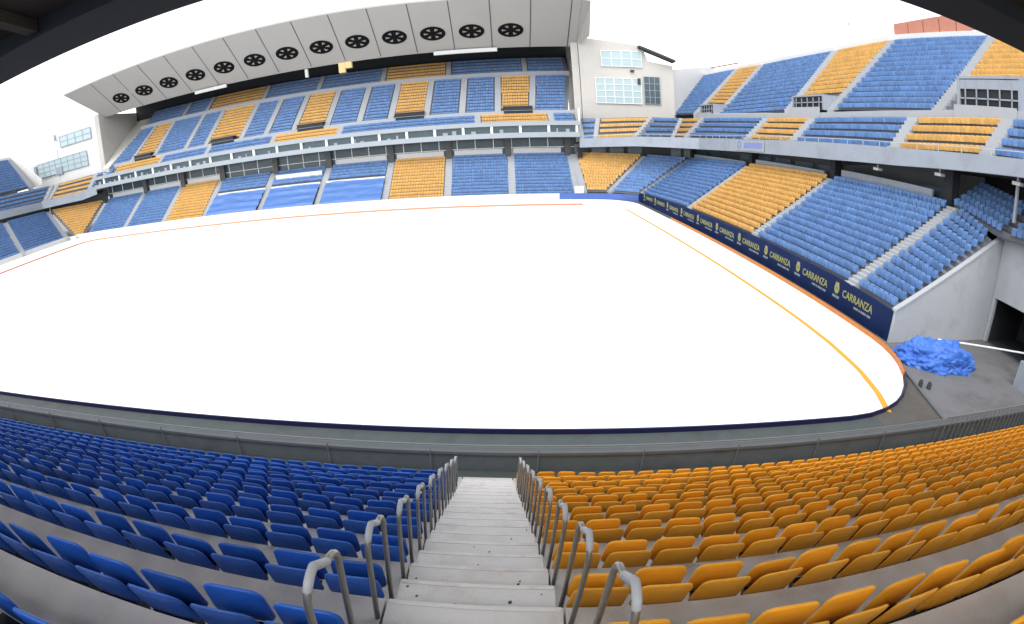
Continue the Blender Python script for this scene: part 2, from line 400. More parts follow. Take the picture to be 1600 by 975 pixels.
# roof: inclined soffit carrying the crests, deep roof behind
def tipz(x): return 35.9 - 1.3 * ((x + 36) / 55) ** 2
ends = (-92.2, 18.6)
NX = 24
xsr = np.linspace(ends[0], ends[1], NX + 1)
b = MB()
sec = lambda x: [(x if x > 0 else x, 88.0, tipz(x)), (max(x, -88.6) if x < -88 else x, 98.0, 28.0), (max(x, -88.6) if x < -88 else x, 112.5, 31.0), (x, 113.0, 37.2), (x, 88.0, tipz(x) + .35)]
S = [sec(x) for x in xsr]
for i in range(NX):
    for k in range(5):
        k2 = (k + 1) % 5
        mi = 0 if k == 0 else (1 if k == 1 else 0)
        b.poly([S[i][k], S[i + 1][k], S[i + 1][k2], S[i][k2]], mi)
b.poly(list(reversed(S[0]))); b.poly(S[-1])
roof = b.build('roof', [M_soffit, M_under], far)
e_z = Vector((0, 10, -7.6)).normalized(); nrm = Vector((0, -7.6, -10)).normalized()
def on_soffit(x, t, lift=.0):      # t metres down from the tip
    z0 = tipz(x); a = Vector((x, 88, z0)); c = Vector((x, 98, 28.0)); d = (c - a).normalized()
    n = Vector((0, -(z0 - 28) / 10, -1)).normalized()
    return a + d * t + n * lift
for k in range(15):
    x = -82.9 + 7.13 * k
    b = MB(); P, Q = [], []
    for t in np.linspace(.1, 12.3, 10):
        P.append(on_soffit(x - .09, t, .03)); Q.append(on_soffit(x + .09, t, .03))
    for i in range(9): b.poly([P[i], Q[i], Q[i + 1], P[i + 1]])
    for i in range(9): b.poly([P[i], P[i + 1], on_soffit(x - .09, 0.1 + 12.2 * (i + 1) / 9, -.05), on_soffit(x - .09, .1 + 12.2 * i / 9, -.05)])
    b.build('panel_seam', M_seam, roof)
def disc_ring(b, x, tc, r0, r1, z0, z1, a0=0, a1=2 * math.pi, n=28, sq=1.0, ox=0, ot=0):
    for i in range(n):
        A, Bq = a0 + (a1 - a0) * i / n, a0 + (a1 - a0) * (i + 1) / n
        q = lambda r, a, z: on_soffit(x + ox + r * math.cos(a), tc + ot + r * sq * math.sin(a), z)
        b.poly([q(r1, A, z1), q(r1, Bq, z1), q(r0, Bq, z1), q(r0, A, z1)])
        b.poly([q(r1, A, z0), q(r1, Bq, z0), q(r1, Bq, z1), q(r1, A, z1)])
for k in range(13):
    x = -79.3 + 7.125 * k; tc = 7.7
    b = MB()
    disc_ring(b, x, tc, 1.65, 2.35, 0, .07, sq=.74)
    disc_ring(b, x, tc, 0.0, .8, 0, .075, sq=.74)
    for j in range(6):                         # six spokes leaving light petals between them
        a = math.radians(30 + 60 * j); w0, w1 = .36, .56
        ca, sa = math.cos(a), math.sin(a)
        pts = [(.6 * ca - w0 * sa, .6 * sa + w0 * ca), (.6 * ca + w0 * sa, .6 * sa - w0 * ca), (1.95 * ca + w1 * sa, 1.95 * sa - w1 * ca), (1.95 * ca - w1 * sa, 1.95 * sa + w1 * ca)]
        b.poly([on_soffit(x + p, tc + q * .74, .072) for p, q in pts])
    b.build('crest', M_crest, roof)
b = MB(); z0 = tipz(18.6)
b.hexa([(18.65, 88.0, z0), (20.2, 88.2, z0 - .1), (20.2, 92.0, 28.9), (18.65, 97.9, 28.05)], [(18.65, 88.2, z0 + .3), (20.2, 88.4, z0 + .3), (20.2, 112, 36.5), (18.65, 112, 36.5)])
b.build('roof_end', M_soffit, roof)
# back wall, wing walls
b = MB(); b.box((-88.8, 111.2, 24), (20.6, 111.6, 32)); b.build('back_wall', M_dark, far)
b = MB(); b.box((-90.4, 96.0, 10.6), (-88.9, 112, 28.9)); b.build('wing_wall', M_wallcr, far)
b = MB(); b.hexa([(17.35, 97, 10.6), (18.7, 97, 10.6), (22.2, 112, 10.6), (20.7, 112, 10.6)], [(17.35, 97, 28.6), (18.7, 97, 28.6), (22.2, 112, 30), (20.7, 112, 30)]); b.build('wing_wall', M_wallcr, far)
b = MB(); b.box((-88.8, 95, 13), (-86.6, 111, 14.5)); b.hexa([(-88.8, 94.6, 13), (-86.6, 94.6, 13), (-82.8, 111, 22), (-88.8, 111, 22)], [(-88.8, 94.6, 14.9), (-86.6, 94.6, 14.9), (-82.8, 111, 26.5), (-88.8, 111, 26.5)]); b.build('side_slope', M_wallcr, far)
b = MB(); b.box((16.9, 91.6, 10.6), (17.3, 97.5, 15.6)); b.build('end_wall', M_white, far)
# floodlight strips and camera gantry hanging from the roof edge
for x0, x1, hh in ((-60.5, -52.5, .45), (-8.5, 3.5, .5)):
    b = MB(); b.box((x0, 97.2, 27.75 - hh), (x1, 97.7, 27.98)); b.build('light_strip', M_white, far)
o = empty('camera_gantry', (-26.4, 98.4, 26.2), 'small pale yellow camera box hanging under the far grandstand roof edge', 'gantry')
b = MB(); b.box((-1.1, -.5, -.2), (.2, .5, 1.9)); b.box((.25, -.5, .6), (1.6, .5, 1.9)); b.build('cabin', M_gold, o)
b = MB(); b.box((-.7, -.1, 1.9), (-.6, .1, 2.6)); b.box((1.0, -.1, 1.9), (1.1, .1, 2.6)); build_each(b, 'hanger', M_steelP, o)
o = empty('hanging_lamp', (-34.4, 98.4, 26.2), 'slim white lamp hanging under the far grandstand roof left of the camera box', 'lamp')
b = MB(); b.box((-.3, -.3, 0), (.3, .3, 1.7)); b.build('lamp_body', M_white, o)
b = MB(); b.box((-.08, -.08, 1.7), (.08, .08, 2.7)); build_each(b, 'hanger', M_steelP, o)

# blue sheets covering the lower half of three bays
for (x0, x1), lab in zip(((-54.0, -42.7), (-41.4, -31.2), (-29.9, -18.6)),
                         ('pale blue cover sheet next to the yellow seat block on the left', 'deeper blue cover sheet between the other two sheets below the far boxes', 'blue cover sheet next to the yellow seat block right of it')):
    b = MB(); nx, ny = 40, 22
    P = {}
    for i in range(nx + 1):
        for j in range(ny + 1):
            u, v = i / nx, j / ny
            x = lerp(x0, x1, u); y = lerp(84.5, 89.7, v)
            z = lerp(1.0, 4.3, v) + .16 + .16 * noise.noise((x * .35, y * 1.3, x0)) + .09 * noise.noise((x * .9, y * 3.2, 3.7)) + .07 * math.sin(v * 6 * math.pi)
            P[i, j] = (x, y, z)
    for i in range(nx):
        for j in range(ny): b.poly([P[i, j], P[i + 1, j], P[i + 1, j + 1], P[i, j + 1]])
    for i in range(nx): b.poly([P[i, 0], P[i + 1, 0], (P[i + 1, 0][0], 84.46, .7), (P[i, 0][0], 84.46, .7)])
    bm_o = b.build('cover_sheet', M_tarp, None, smooth=True)
    tag(bm_o, lab, 'cover sheet', 'blue cover sheets on the far lower seats')

# ================================================================== RIGHT GRANDSTAND
rgt = empty('grandstand', (34, 50, 0), 'open uncovered grandstand on the right rising above a dark blue lettered wall', 'grandstand')
OFF[rgt.name] = tuple(rgt.location)
lowR = Tier([((25.4, 82.0, 1.6), (35, 83.5, 7.6)), ((25.4, 61, 2.25), (35, 62.6, 8.05)), ((25.4, 44, 2.3), (35, 44.3, 8.4)), ((25.4, 28.8, 2.3), (35, 27.8, 8.55)), ((25.4, 23.72, 2.2), (35, 23.72, 7.25))],
            ['B', 'Y', 'B', 'B'], 14, aisle=.5, margins=[None, None, None, (.5, .15)])
cornR = Tier([((16.2, 84.6, 1.7), (16.4, 94.9, 7.7)), ((20.6, 84.6, 1.7), (28.3, 88.6, 7.7)), ((25.4, 82.0, 1.6), (35, 83.5, 7.6))], ['Y', 'B'], 13, aisle=.5)
upR = Tier([((35.02, 28.6, 8.5), (39.2, 28.6, 10.4)), ((35.02, 23.0, 7.55), (39.2, 23.0, 9.6)), ((36.6, 12, 8.0), (39.8, 12, 9.8))], ['B', 'B'], 5, aisle=.3)
lt = MB()
for t in (lowR, cornR, upR):
    n = len(lt.v); lt.v += t.mb.v; lt.f += [tuple(i + n for i in f) for f in t.mb.f]; lt.mi += t.mb.mi
lt.build('lower_terrace', M_concF, rgt)
for i in (0, 1, 2, 3): lowR.stair(i, 1.1).build('stairway', M_stairF, rgt)
cornR.stair(0, 1.2).build('stairway', M_stairF, rgt); cornR.stair(1, 1.0).build('stairway', M_stairF, rgt)
# balcony fascia
BF = [(16.9, 91.0, 8.5, 10.1), (25, 83.6, 9.0, 10.6), (33, 75, 9.1, 10.8), (33, 54.3, 9.5, 11.1), (33, 42, 9.8, 11.35), (33, 33, 10.2, 11.55), (33, 26, 10.7, 11.85), (33, 20.4, 11.1, 12.15), (33, 12, 11.6, 12.5)]
b = MB(); bu = MB()
for i in range(len(BF) - 1):
    p, q = BF[i], BF[i + 1]; d = Vector((q[0] - p[0], q[1] - p[1], 0)).normalized(); nn = Vector((-d.y, d.x, 0)) * .5   # away from the pitch
    A = [(p[0], p[1]), (q[0], q[1]), (q[0] + nn.x, q[1] + nn.y), (p[0] + nn.x, p[1] + nn.y)]
    b.hexa([(*A[0], p[2]), (*A[1], q[2]), (*A[2], q[2]), (*A[3], p[2])], [(*A[0], p[3]), (*A[1], q[3]), (*A[2], q[3]), (*A[3], p[3])])
    far0 = (p[0] + 12, p[1] + (9 if i < 2 else 0)); far1 = (q[0] + 12, q[1] + (9 if i < 1 else 0))
    bu.poly([(*A[0], p[2] + .05), (*A[1], q[2] + .05), (*far1, q[2] + .4), (*far0, p[2] + .4)])
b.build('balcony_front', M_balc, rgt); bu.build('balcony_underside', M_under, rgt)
b = MB()
for i in range(len(BF) - 1):
    p, q = BF[i], BF[i + 1]; L = math.hypot(q[0] - p[0], q[1] - p[1]); n = max(1, int(L / 2.2))
    for k in range(n):
        u = k / n; x, y, z = lerp(p[0], q[0], u) + .25, lerp(p[1], q[1], u) + .1, lerp(p[3], q[3], u)
        b.box((x - .025, y - .025, z), (x + .025, y + .025, z + .42))
    b.bar((p[0] + .25, p[1] + .1, p[3] + .42), (q[0] + .25, q[1] + .1, q[3] + .42), .05)
build_each(b, 'balcony_rail', M_steelP, rgt)
# concourse wall, glazing and columns beneath the balcony
CW = [(16.4, 95.3), (28.6, 89.4), (36.4, 84), (36.4, 63), (36.4, 44.5), (36.4, 29)]
b = MB()
for i in range(len(CW) - 1):
    p, q = CW[i], CW[i + 1]; b.poly([(*p, 6.4), (*q, 6.8), (*q, 10.9), (*p, 9.4)])
b.box((42, 8, 5), (42.3, 30, 13)); build_each(b, 'concourse_wall', M_under, rgt)
b = MB()
for i in range(len(CW) - 1):
    p, q = CW[i], CW[i + 1]
    for k in range(4):
        u0, u1 = (k + .1) / 4, (k + .88) / 4
        if rng.random() < .25: continue
        x0, y0, x1, y1 = lerp(p[0], q[0], u0) - .12, lerp(p[1], q[1], u0) - .12, lerp(p[0], q[0], u1) - .12, lerp(p[1], q[1], u1) - .12
        b.poly([(x0, y0, 7.3), (x1, y1, 7.3), (x1, y1, 9.1), (x0, y0, 9.1)])
build_each(b, 'concourse_glazing', M_glass, rgt)
b = MB()
for (y0, y1, z) in ((64, 82, 7.65), (46, 61, 8.1), (30.5, 43, 8.5)):
    b.box((35.2, y0, z - .6), (35.45, y1, z + .45))
build_each(b, 'terrace_parapet', M_balc, rgt)
for (x, y, z0, z1, w) in ((35.7, 62.6, 7, 10.2, .8), (35.7, 83.6, 7, 9.5, .8), (35.7, 44.6, 7.6, 10.4, .9), (35.9, 29.0, 7.9, 10.8, 1.0), (34.6, 21.7, 8.3, 11.0, .2), (17.2, 92.6, 6.6, 8.6, .8)):
    b = MB(); b.box((x - w / 2, y - w / 2, z0), (x + w / 2, y + w / 2, z1)); b.build('column', M_balc if w < .5 else M_dark, rgt)
for (y, zt) in ((36.5, 9.95), (29.0, 10.45), (21.5, 11.0)):
    b = MB(); b.box((34.0, y - .35, zt - .42), (34.5, y + .35, zt - .2)); b.box((34.2, y - .04, zt - .22), (34.28, y + .04, zt + .2)); build_each(b, 'floodlight', M_white, rgt)
# upper tier
def zf(y): return float(np.interp(y, [12, 23.9, 33.4, 50, 60.5, 92, 116], [12.4, 12.1, 11.5, 11.15, 11.1, 11.0, 10.9]))
def zk(y): return float(np.interp(y, [12, 23.6, 35, 50, 61, 82, 97], [15.3, 15.1, 14.6, 14.2, 14.2, 14.5, 15.0]))
fr = [(33.7, 82, 0), (33.7, 60.8, 0), (33.7, 50.2, 0), (33.7, 34, 0), (33.7, 24.1, 0), (33.7, 13, 0)]
frT = Tier([((33.6, y, zf(y) + .25), (37.6, y + (1.2 if y > 30 else .6), zk(y) + .25)) for _, y, _ in fr], ['B', 'Y', 'B', 'Y', 'B'], 4, aisle=.5)
frC = Tier([((17.4, 90.9, 10.35), (17.4, 93.6, 14.3)), ((19.4, 89.2, 10.4), (20.6, 91.6, 14.3)), ((25.2, 84.2, 10.85), (30.5, 90.5, 14.7)), ((33.5, 88, 11.1), (36.8, 91.5, 14.8)), ((33.6, 82, 11.2), (37.6, 82.6, 14.75))], ['B', 'Y', 'B', 'Y'], 4, aisle=.4)
mnT = Tier([((37.2, 97, 15.6), (47.5, 106, 24.6)), ((38.6, 89, 15.6), (50, 93.4, 25.1)), ((38.6, 80.3, 15.0), (50, 83.6, 24.9)), ((38.6, 58.4, 15.4), (50, 62.2, 24.9)), ((38.6, 49.4, 15.5), (50, 50.2, 25.1)), ((38.6, 33.3, 15.6), (50, 34.6, 24.3)), ((38.6, 23.6, 15.9), (50, 23.6, 24.0)), ((38.6, 10, 16.0), (50, 10, 24.0))],
            ['B', 'Y', 'B', 'Y', 'B', 'Y', 'B'], 14, aisle=.55, seat_rows=[None, (3, 14), None, (3, 14), None, (4, 14), None])
ut = MB()
for t in (frT, frC, mnT):
    n = len(ut.v); ut.v += t.mb.v; ut.f += [tuple(i + n for i in f) for f in t.mb.f]; ut.mi += t.mb.mi
ut.build('upper_terrace', M_concF, rgt)
for i in range(0, 6): frT.stair(i, 1.1).build('stairway', M_stairF, rgt)
for i in (0, 1, 2, 3): frC.stair(i, .8).build('stairway', M_stairF, rgt)
for i in range(0, 7): mnT.stair(i, 1.2).build('stairway', M_stairF, rgt)
b = MB()
ys = [82, 70, 60.8, 50.2, 42, 34, 24.1, 13]
for i in range(len(ys) - 1):
    y0, y1 = ys[i], ys[i + 1]
    b.hexa([(37.65, y0 + .8, zk(y0) - .6), (37.65, y1 + .8, zk(y1) - .6), (38.55, y1 + .8, zk(y1) - .6), (38.55, y0 + .8, zk(y0) - .6)],
           [(37.65, y0 + .8, zk(y0) + .42), (37.65, y1 + .8, zk(y1) + .42), (38.55, y1 + .8, zk(y1) + .55), (38.55, y0 + .8, zk(y0) + .55)])
b.build('cross_walkway', M_stairF, rgt)
b = MB()
Bk = [(47.5, 106, 24.6), (50, 93.4, 25.1), (50, 83.6, 24.9), (50, 62.2, 24.9), (50, 50.2, 25.1), (50, 34.6, 24.3), (50, 10, 24.0)]
for i in range(len(Bk) - 1):
    p, q = Bk[i], Bk[i + 1]
    b.hexa([(p[0] + .02, p[1], 0), (q[0] + .02, q[1], 0), (q[0] + .5, q[1], 0), (p[0] + .5, p[1], 0)], [(p[0] + .02, p[1], p[2] + .25), (q[0] + .02, q[1], q[2] + .25), (q[0] + .5, q[1], q[2] + .25), (p[0] + .5, p[1], p[2] + .25)])
b.build('back_wall', M_white, rgt)
for (y0, y1, z0, z1) in ((50.4, 56.4, 15.0, 16.5), (24.2, 30.2, 15.4, 17.7), (80.6, 85.6, 14.9, 16.4)):
    big = z1 > 17
    b = MB(); b.box((38.3, y0, z0), (41.4, y1, z1)); v = b.build('vomitory', M_dark, rgt)
    b = MB(); b.box((38.1, y0 - .3, z1 + .01), (41.6, y1 + .3, z1 + .2))
    b.box((38.12, y0 - .35, z0), (41.4, y0 - .01, z1)); b.box((38.12, y1 + .01, z0), (41.4, y1 + .35, z1))
    build_each(b, 'frame', M_balc, v)
    b = MB(); n = 5
    if big:
        b.box((38.14, y0, z1 - .75), (38.24, y1, z1 - .05))
    b.build('lintel', M_balc, v) if big else None
    b = MB()
    for k in range(n):
        y = y0 + (y1 - y0) * (k + .5) / n; b.box((38.1, y - .05, z0), (38.2, y + .05, z1 - .1))
    b.box((38.1, y0, z0 + .8), (38.2, y1, z0 + .9)); build_each(b, 'guard_rail', M_balc, v)
    b = MB(); b.box((37.5, y0 - .2, z0 - 1.1), (37.64, y1 + .2, z0 + .25)); b.build('parapet', M_stairF, rgt)
# salmon coloured panels on the top edge
par = empty('barrier', (50.6, 44, 25), 'row of salmon coloured panels standing on the top edge of the right grandstand', 'barrier')
for k in range(6):
    y = 50.3 - k * 2.6; b = MB(); b.box((-.1, y - 44 - 2.45, -.1), (.1, y - 44, 1.75)); b.build('panel', M_salmon, par)
b = MB()
for k in range(7): b.box((.12, 50.3 - k * 2.6 - 44 - .02, -.6), (.22, 50.3 - k * 2.6 - 44 + .1, 1.75))
build_each(b, 'post', M_steelP, par)
b = MB(); b.bar((50.3, 106, 26.3), (50.3, 93.4, 25.9), .25, .25)
tag(b.build('top_rail', M_salmon), 'thin salmon rail along the far top edge of the right grandstand', 'rail')

# navy wall with yellow lettering
wall = empty('advertising_wall', (25.2, 52, 0), 'dark navy wall with repeated yellow crests and lettering beside the white pitch', 'wall')
b = MB()
prof = [(23.6, 1.86), (29, 2.02), (44, 2.1), (61, 2.0), (78, 1.55), (82, 1.4)]
for i in range(len(prof) - 1):
    (y0, h0), (y1, h1) = prof[i], prof[i + 1]
    b.hexa([(0, y0 - 52, -.02), (.3, y0 - 52, -.02), (.3, y1 - 52, -.02), (0, y1 - 52, -.02)], [(0, y0 - 52, h0), (.3, y0 - 52, h0), (.3, y1 - 52, h1), (0, y1 - 52, h1)])
b.build('wall_panel', M_navy, wall)
def text_mesh(body, size, depth=.01):
    cu = bpy.data.curves.new('lettering', 'FONT'); cu.body = body; cu.size = size; cu.extrude = depth; cu.offset = .012 * size; cu.resolution_u = 2
    cu.align_x = 'LEFT'
    o = bpy.data.objects.new('lettering', cu); COL.objects.link(o)
    dg = bpy.context.evaluated_depsgraph_get(); me = bpy.data.meshes.new_from_object(o.evaluated_get(dg))
    bpy.data.objects.remove(o); me.name = 'lettering'; return me
tm = text_mesh('CARRANZA', .72); ts = MB()
for x0_, x1_ in ((0, .5), (.58, .75), (.83, 1.4), (1.48, 1.9)): ts.box((x0_, 0, -.004), (x1_, .15, .006))      # the small line is illegible in the photo
ts = ts.mesh('small_lettering', M_letterP)
for me, mm in ((tm, M_letter), (ts, M_letterP)):
    me.materials.clear(); me.materials.append(mm)
    me.transform(Matrix(((0, 0, -1, 0), (-1, 0, 0, 0), (0, 1, 0, 0), (0, 0, 0, 1))))      # text runs towards -y, faces -x
def fit_len(me, L):
    xs_ = [v.co.y for v in me.vertices]; s = L / (max(xs_) - min(xs_)); me.transform(Matrix.Diagonal((1, s, 1, 1)))
fit_len(tm, 3.5); fit_len(ts, 1.9)
bs = MB()      # crest with a small name bar under it
for i in range(16):
    a0, a1 = 2 * math.pi * i / 16, 2 * math.pi * (i + 1) / 16
    bs.poly([(0, .30 * math.cos(a0), .2 + .38 * math.sin(a0)), (0, .30 * math.cos(a1), .2 + .38 * math.sin(a1)), (0, .14 * math.cos(a1), .2 + .2 * math.sin(a1)), (0, .14 * math.cos(a0), .2 + .2 * math.sin(a0))])
bs.box((-.004, -.07, -.12), (.012, .07, .52)); bs.box((-.002, -.2, .5), (.012, .2, .62))
crest_me = bs.mesh('crest', M_letter)
bb = MB(); bb.box((0, -.42, -.42), (.012, .42, -.24)); bar_me = bb.mesh('name_bar', M_letterP)
for k in range(20):
    b = MB(); yj = 27.05 + 2.725 * k; b.box((-.014, yj - 52 - .012, .02), (-.002, yj - 52 + .012, 1.38 if yj > 70 else 1.85)); b.build('panel_joint', M_dark, wall)
yy = 29.75
while yy < 80:
    for me, nm, dy, z in ((crest_me, 'crest', 0, 1.15), (bar_me, 'name_bar', 0, 1.1), (tm, 'lettering', -.72, 1.0), (ts, 'small_lettering', -2.25, .66)):
        if yy > 70 and nm == 'small_lettering': continue
        o = bpy.data.objects.new(nm, me); link(o, wall); o.location = (-.012, yy + dy - 52, z - .12 * max(0, (yy - 60) / 20))
    yy += 5.45
# blue boards at the far right corner
b = MB(); wall_along(b, [(12.0, 84.12), (17, 84.1), (20.5, 83.9), (23.5, 82.8), (25.2, 82.0)], -.02, 1.02, .2)
tag(b.build('corner_boards', M_blueB), 'curved blue boards at the far corner of the pitch below the yellow seats', 'boards')
b = MB(); b.box((14.6, 84.2, 0), (16.2, 84.5, 2.2)); tag(b.build('corner_pillar', M_white), 'white corner pillar where the far and right grandstands meet at pitch level', 'pillar')
# small white banner with blue writing on the balcony
ban = empty('banner', (32.93, 60.5, 10.2), 'small pale banner with blue writing on the right balcony front', 'banner')
b = MB(); b.hexa([(-.03, -5.5, -.55), (-.03, 2.0, -.7), (-.005, 2.0, -.7), (-.005, -5.5, -.55)], [(-.03, -5.5, .72), (-.03, 2.0, .62), (-.005, 2.0, .62), (-.005, -5.5, .72)]); b.build('cloth', M_band, ban)
b = MB()
for k in range(9):
    y = -.4 - k * .52; b.box((-.045, y - .4, -.28 + .012 * k), (-.032, y, .36 + .012 * k))
build_each(b, 'lettering', M_letB, ban)
b = MB()
for i in range(16):
    a0, a1 = 2 * math.pi * i / 16, 2 * math.pi * (i + 1) / 16
    b.poly([(-.04, 1.0 + .55 * math.cos(a0), .05 + .5 * math.sin(a0)), (-.04, 1.0 + .55 * math.cos(a1), .05 + .5 * math.sin(a1)), (-.04, 1.0 + .3 * math.cos(a1), .05 + .28 * math.sin(a1)), (-.04, 1.0 + .3 * math.cos(a0), .05 + .28 * math.sin(a0))])
b.build('emblem', M_letB, ban)

# ================================================================== LEFT GRANDSTAND
lft = empty('grandstand', (-100, 70, 0), 'open uncovered grandstand at the far left end with blue seat blocks', 'grandstand')
OFF[lft.name] = tuple(lft.location)
lowL = Tier([((-93.2, 40, 1.2), (-103, 41, 8.4)), ((-93.2, 54, 1.2), (-103, 56, 8.4)), ((-93.2, 68.5, 1.2), (-103, 72.5, 8.4)), ((-93.2, 82.4, 1.0), (-103, 86.4, 8.2))], ['B', 'B', 'B'], 13, aisle=.55)
cornL = Tier([((-91.9, 84.2, .9), (-102.3, 87.0, 8.2)), ((-89.4, 84.5, .9), (-90.0, 94.7, 7.6))], ['Y'], 13, aisle=.3)
upL = Tier([((-103.4, 45, 11.4), (-107, 45, 14.8)), ((-103.4, 70.5, 11.0), (-107, 71.5, 14.8)), ((-103.4, 86.3, 10.8), (-106.4, 92.5, 14.6))], ['Y', 'B'], 4, aisle=.5)
upLc = Tier([((-102.6, 87, 10.7), (-104.8, 93.6, 14.6)), ((-91.0, 90.4, 10.5), (-91.6, 95.3, 14.8)), ((-88.6, 91.5, 11.6), (-86.9, 94.8, 14.9)), ((-83.8, 91.6, 13.2), (-83.8, 94.35, 15.2))], ['Y', 'B', 'B'], 4, aisle=.4)
mnL = Tier([((-108, 40, 15.4), (-120, 40, 24.6)), ((-108, 63, 15.4), (-120, 63, 24.6)), ((-108, 86.5, 15.4), (-120, 90, 24.6))], ['B', 'B'], 13, aisle=.5)
tb = MB()
for t in (lowL, cornL): n = len(tb.v); tb.v += t.mb.v; tb.f += [tuple(i + n for i in f) for f in t.mb.f]; tb.mi += t.mb.mi
tb.build('lower_terrace', M_concF, lft)
tb = MB()
for t in (upL, upLc, mnL): n = len(tb.v); tb.v += t.mb.v; tb.f += [tuple(i + n for i in f) for f in t.mb.f]; tb.mi += t.mb.mi
tb.build('upper_terrace', M_concF, lft)
for t, ids in ((lowL, (0, 1, 2, 3)), (upL, (1, 2)), (upLc, (0, 1)), (mnL, (1, 2))):
    for i in ids: t.stair(i, 1.3).build('stairway', M_stairF, lft)
LB = [(-88.6, 91.0, 9.2, 11.2), (-92.5, 89.6, 8.6, 10.6), (-102.6, 84.6, 8.7, 10.5), (-102.8, 69, 9.0, 10.9), (-102.8, 40, 9.2, 11.2)]
b = MB(); bu = MB()
for i in range(len(LB) - 1):
    p, q = LB[i], LB[i + 1]; d = Vector((q[0] - p[0], q[1] - p[1], 0)).normalized(); nn = Vector((d.y, -d.x, 0)) * .4
    A = [(p[0], p[1]), (q[0], q[1]), (q[0] + nn.x, q[1] + nn.y), (p[0] + nn.x, p[1] + nn.y)]
    b.hexa([(*A[0], p[2]), (*A[1], q[2]), (*A[2], q[2]), (*A[3], p[2])], [(*A[0], p[3]), (*A[1], q[3]), (*A[2], q[3]), (*A[3], p[3])])
    bu.poly([(*A[0], p[2] + .05), (*A[1], q[2] + .05), (q[0] - 9, q[1] + 7, q[2] + .3), (p[0] - (9 if i else 2), p[1] + 7, p[2] + .3)])
b.build('balcony_front', M_balc, lft); bu.build('balcony_underside', M_under, lft)
b = MB(); b.poly([(-89, 95.2, 6.5), (-103.6, 88, 6.5), (-103.6, 88, 10), (-89, 95.2, 10)]); b.poly([(-103.8, 88, 6.5), (-103.8, 36, 6.5), (-103.8, 36, 10), (-103.8, 88, 10)]); build_each(b, 'concourse_wall', M_under, lft)
b = MB(); b.box((-93.6, 36, -.02), (-93.25, 83.4, 1.0)); b.box((-93.6, 83.4, -.02), (-91.0, 84.3, .8)); b.build('front_wall', M_white, lft)
b = MB(); b.box((-120.4, 30, 0), (-120.02, 91, 24.9)); b.build('back_wall', M_white, lft)
b = MB(); b.hexa([(-107.6, 90.2, 14.9), (-120, 90.4, 14.9), (-120, 90.8, 14.9), (-107.6, 90.6, 14.9)], [(-107.6, 90.2, 16.2), (-120, 90.4, 25.4), (-120, 90.8, 25.4), (-107.6, 90.6, 16.2)]); b.build('end_wall', M_white, lft)

# ================================================================== corner buildings
bl = empty('corner_building', (27, 97, 0), 'white corner building with big pale windows beside the right end of the grey roof', 'building')
OFF[bl.name] = tuple(bl.location)
b = MB()
b.hexa([(18.8, 96.6, 8), (37.4, 96.6, 8), (41, 112, 8), (18.8, 112, 8)], [(18.8, 96.6, 29.6), (31.4, 96.6, 28.2), (33, 112, 28.2), (18.8, 112, 30)])
b.hexa([(31.45, 96.62, 8), (37.5, 96.62, 8), (41, 112, 8), (33.1, 112, 8)], [(31.45, 96.62, 25.4), (37.4, 96.62, 24.6), (41, 112, 24.6), (33.1, 112, 25.4)])
b.build('wall', M_wallcr, bl)
for (x0, x1, z0, z1, m, nx, nz) in ((21.6, 30.6, 16.9, 21.7, M_glassL, 5, 4), (23.0, 31.0, 24.0, 27.0, M_glassL, 4, 2), (31.2, 34.4, 17.0, 22.2, M_glass, 3, 4)):
    b = MB(); b.box((x0, 96.42, z0), (x1, 96.58, z1)); w = b.build('window', m, bl)
    b = MB()
    for k in range(nx + 1): xx = lerp(x0, x1, k / nx); b.box((xx - .06, 96.34, z0), (xx + .06, 96.41, z1))
    for k in range(nz + 1): zz = lerp(z0, z1, k / nz); b.box((x0, 96.35, zz - .05), (x1, 96.41, zz + .05))
    b.build('frame', M_frame if m is M_glassL else M_balc, w)
b = MB(); b.hexa([(30.4, 95.2, 27.7), (37.6, 95.2, 25.2), (37.6, 97.4, 25.2), (30.4, 97.4, 27.7)], [(30.4, 95.2, 28.1), (37.6, 95.2, 25.6), (37.6, 97.4, 25.6), (30.4, 97.4, 28.1)]); b.build('canopy', M_under, bl)
b = MB(); b.box((28.6, 96.2, 23.0), (29.3, 96.6, 23.4)); b.box((29.9, 96.2, 20.6), (30.5, 96.4, 21.8)); build_each(b, 'floodlight', M_under, bl)
b = MB(); b.hexa([(37.6, 97.2, 8), (52, 108, 8), (52, 108.4, 8), (37.6, 97.6, 8)], [(37.6, 97.2, 24.0), (52, 108, 27.0), (52, 108.4, 27.0), (37.6, 97.6, 24.0)]); b.build('link_wall', M_white, bl)

bl = empty('corner_building', (-98, 97, 0), 'white stepped corner building beside the left end of the grey roof', 'building')
OFF[bl.name] = tuple(bl.location)
b = MB()
b.hexa([(-107, 96.4, 8), (-89.9, 96.4, 8), (-89.9, 112, 8), (-107, 112, 8)], [(-105.8, 96.4, 28.6), (-88.9, 96.4, 28.6), (-88.9, 112, 29), (-105.8, 112, 29)])
b.hexa([(-120, 96.6, 8), (-107.05, 96.6, 8), (-107.05, 112, 8), (-120, 112, 8)], [(-119.6, 96.6, 23.4), (-106.6, 96.6, 23.4), (-106.6, 112, 23.4), (-119.6, 112, 23.4)])
b.build('wall', M_white, bl)
for (x0, x1, z0, z1, nx, nz) in ((-104.5, -92.5, 23.6, 26.4, 4, 2), (-115.5, -95, 17.0, 20.8, 8, 3)):
    b = MB(); b.box((x0, 96.2, z0), (x1, 96.36, z1)); w = b.build('window', M_glassL, bl)
    b = MB()
    for k in range(nx + 1): xx = lerp(x0, x1, k / nx); b.box((xx - .08, 96.12, z0), (xx + .08, 96.19, z1))
    for k in range(nz + 1): zz = lerp(z0, z1, k / nz); b.box((x0, 96.13, zz - .07), (x1, 96.19, zz + .07))
    b.build('frame', M_balc, w)
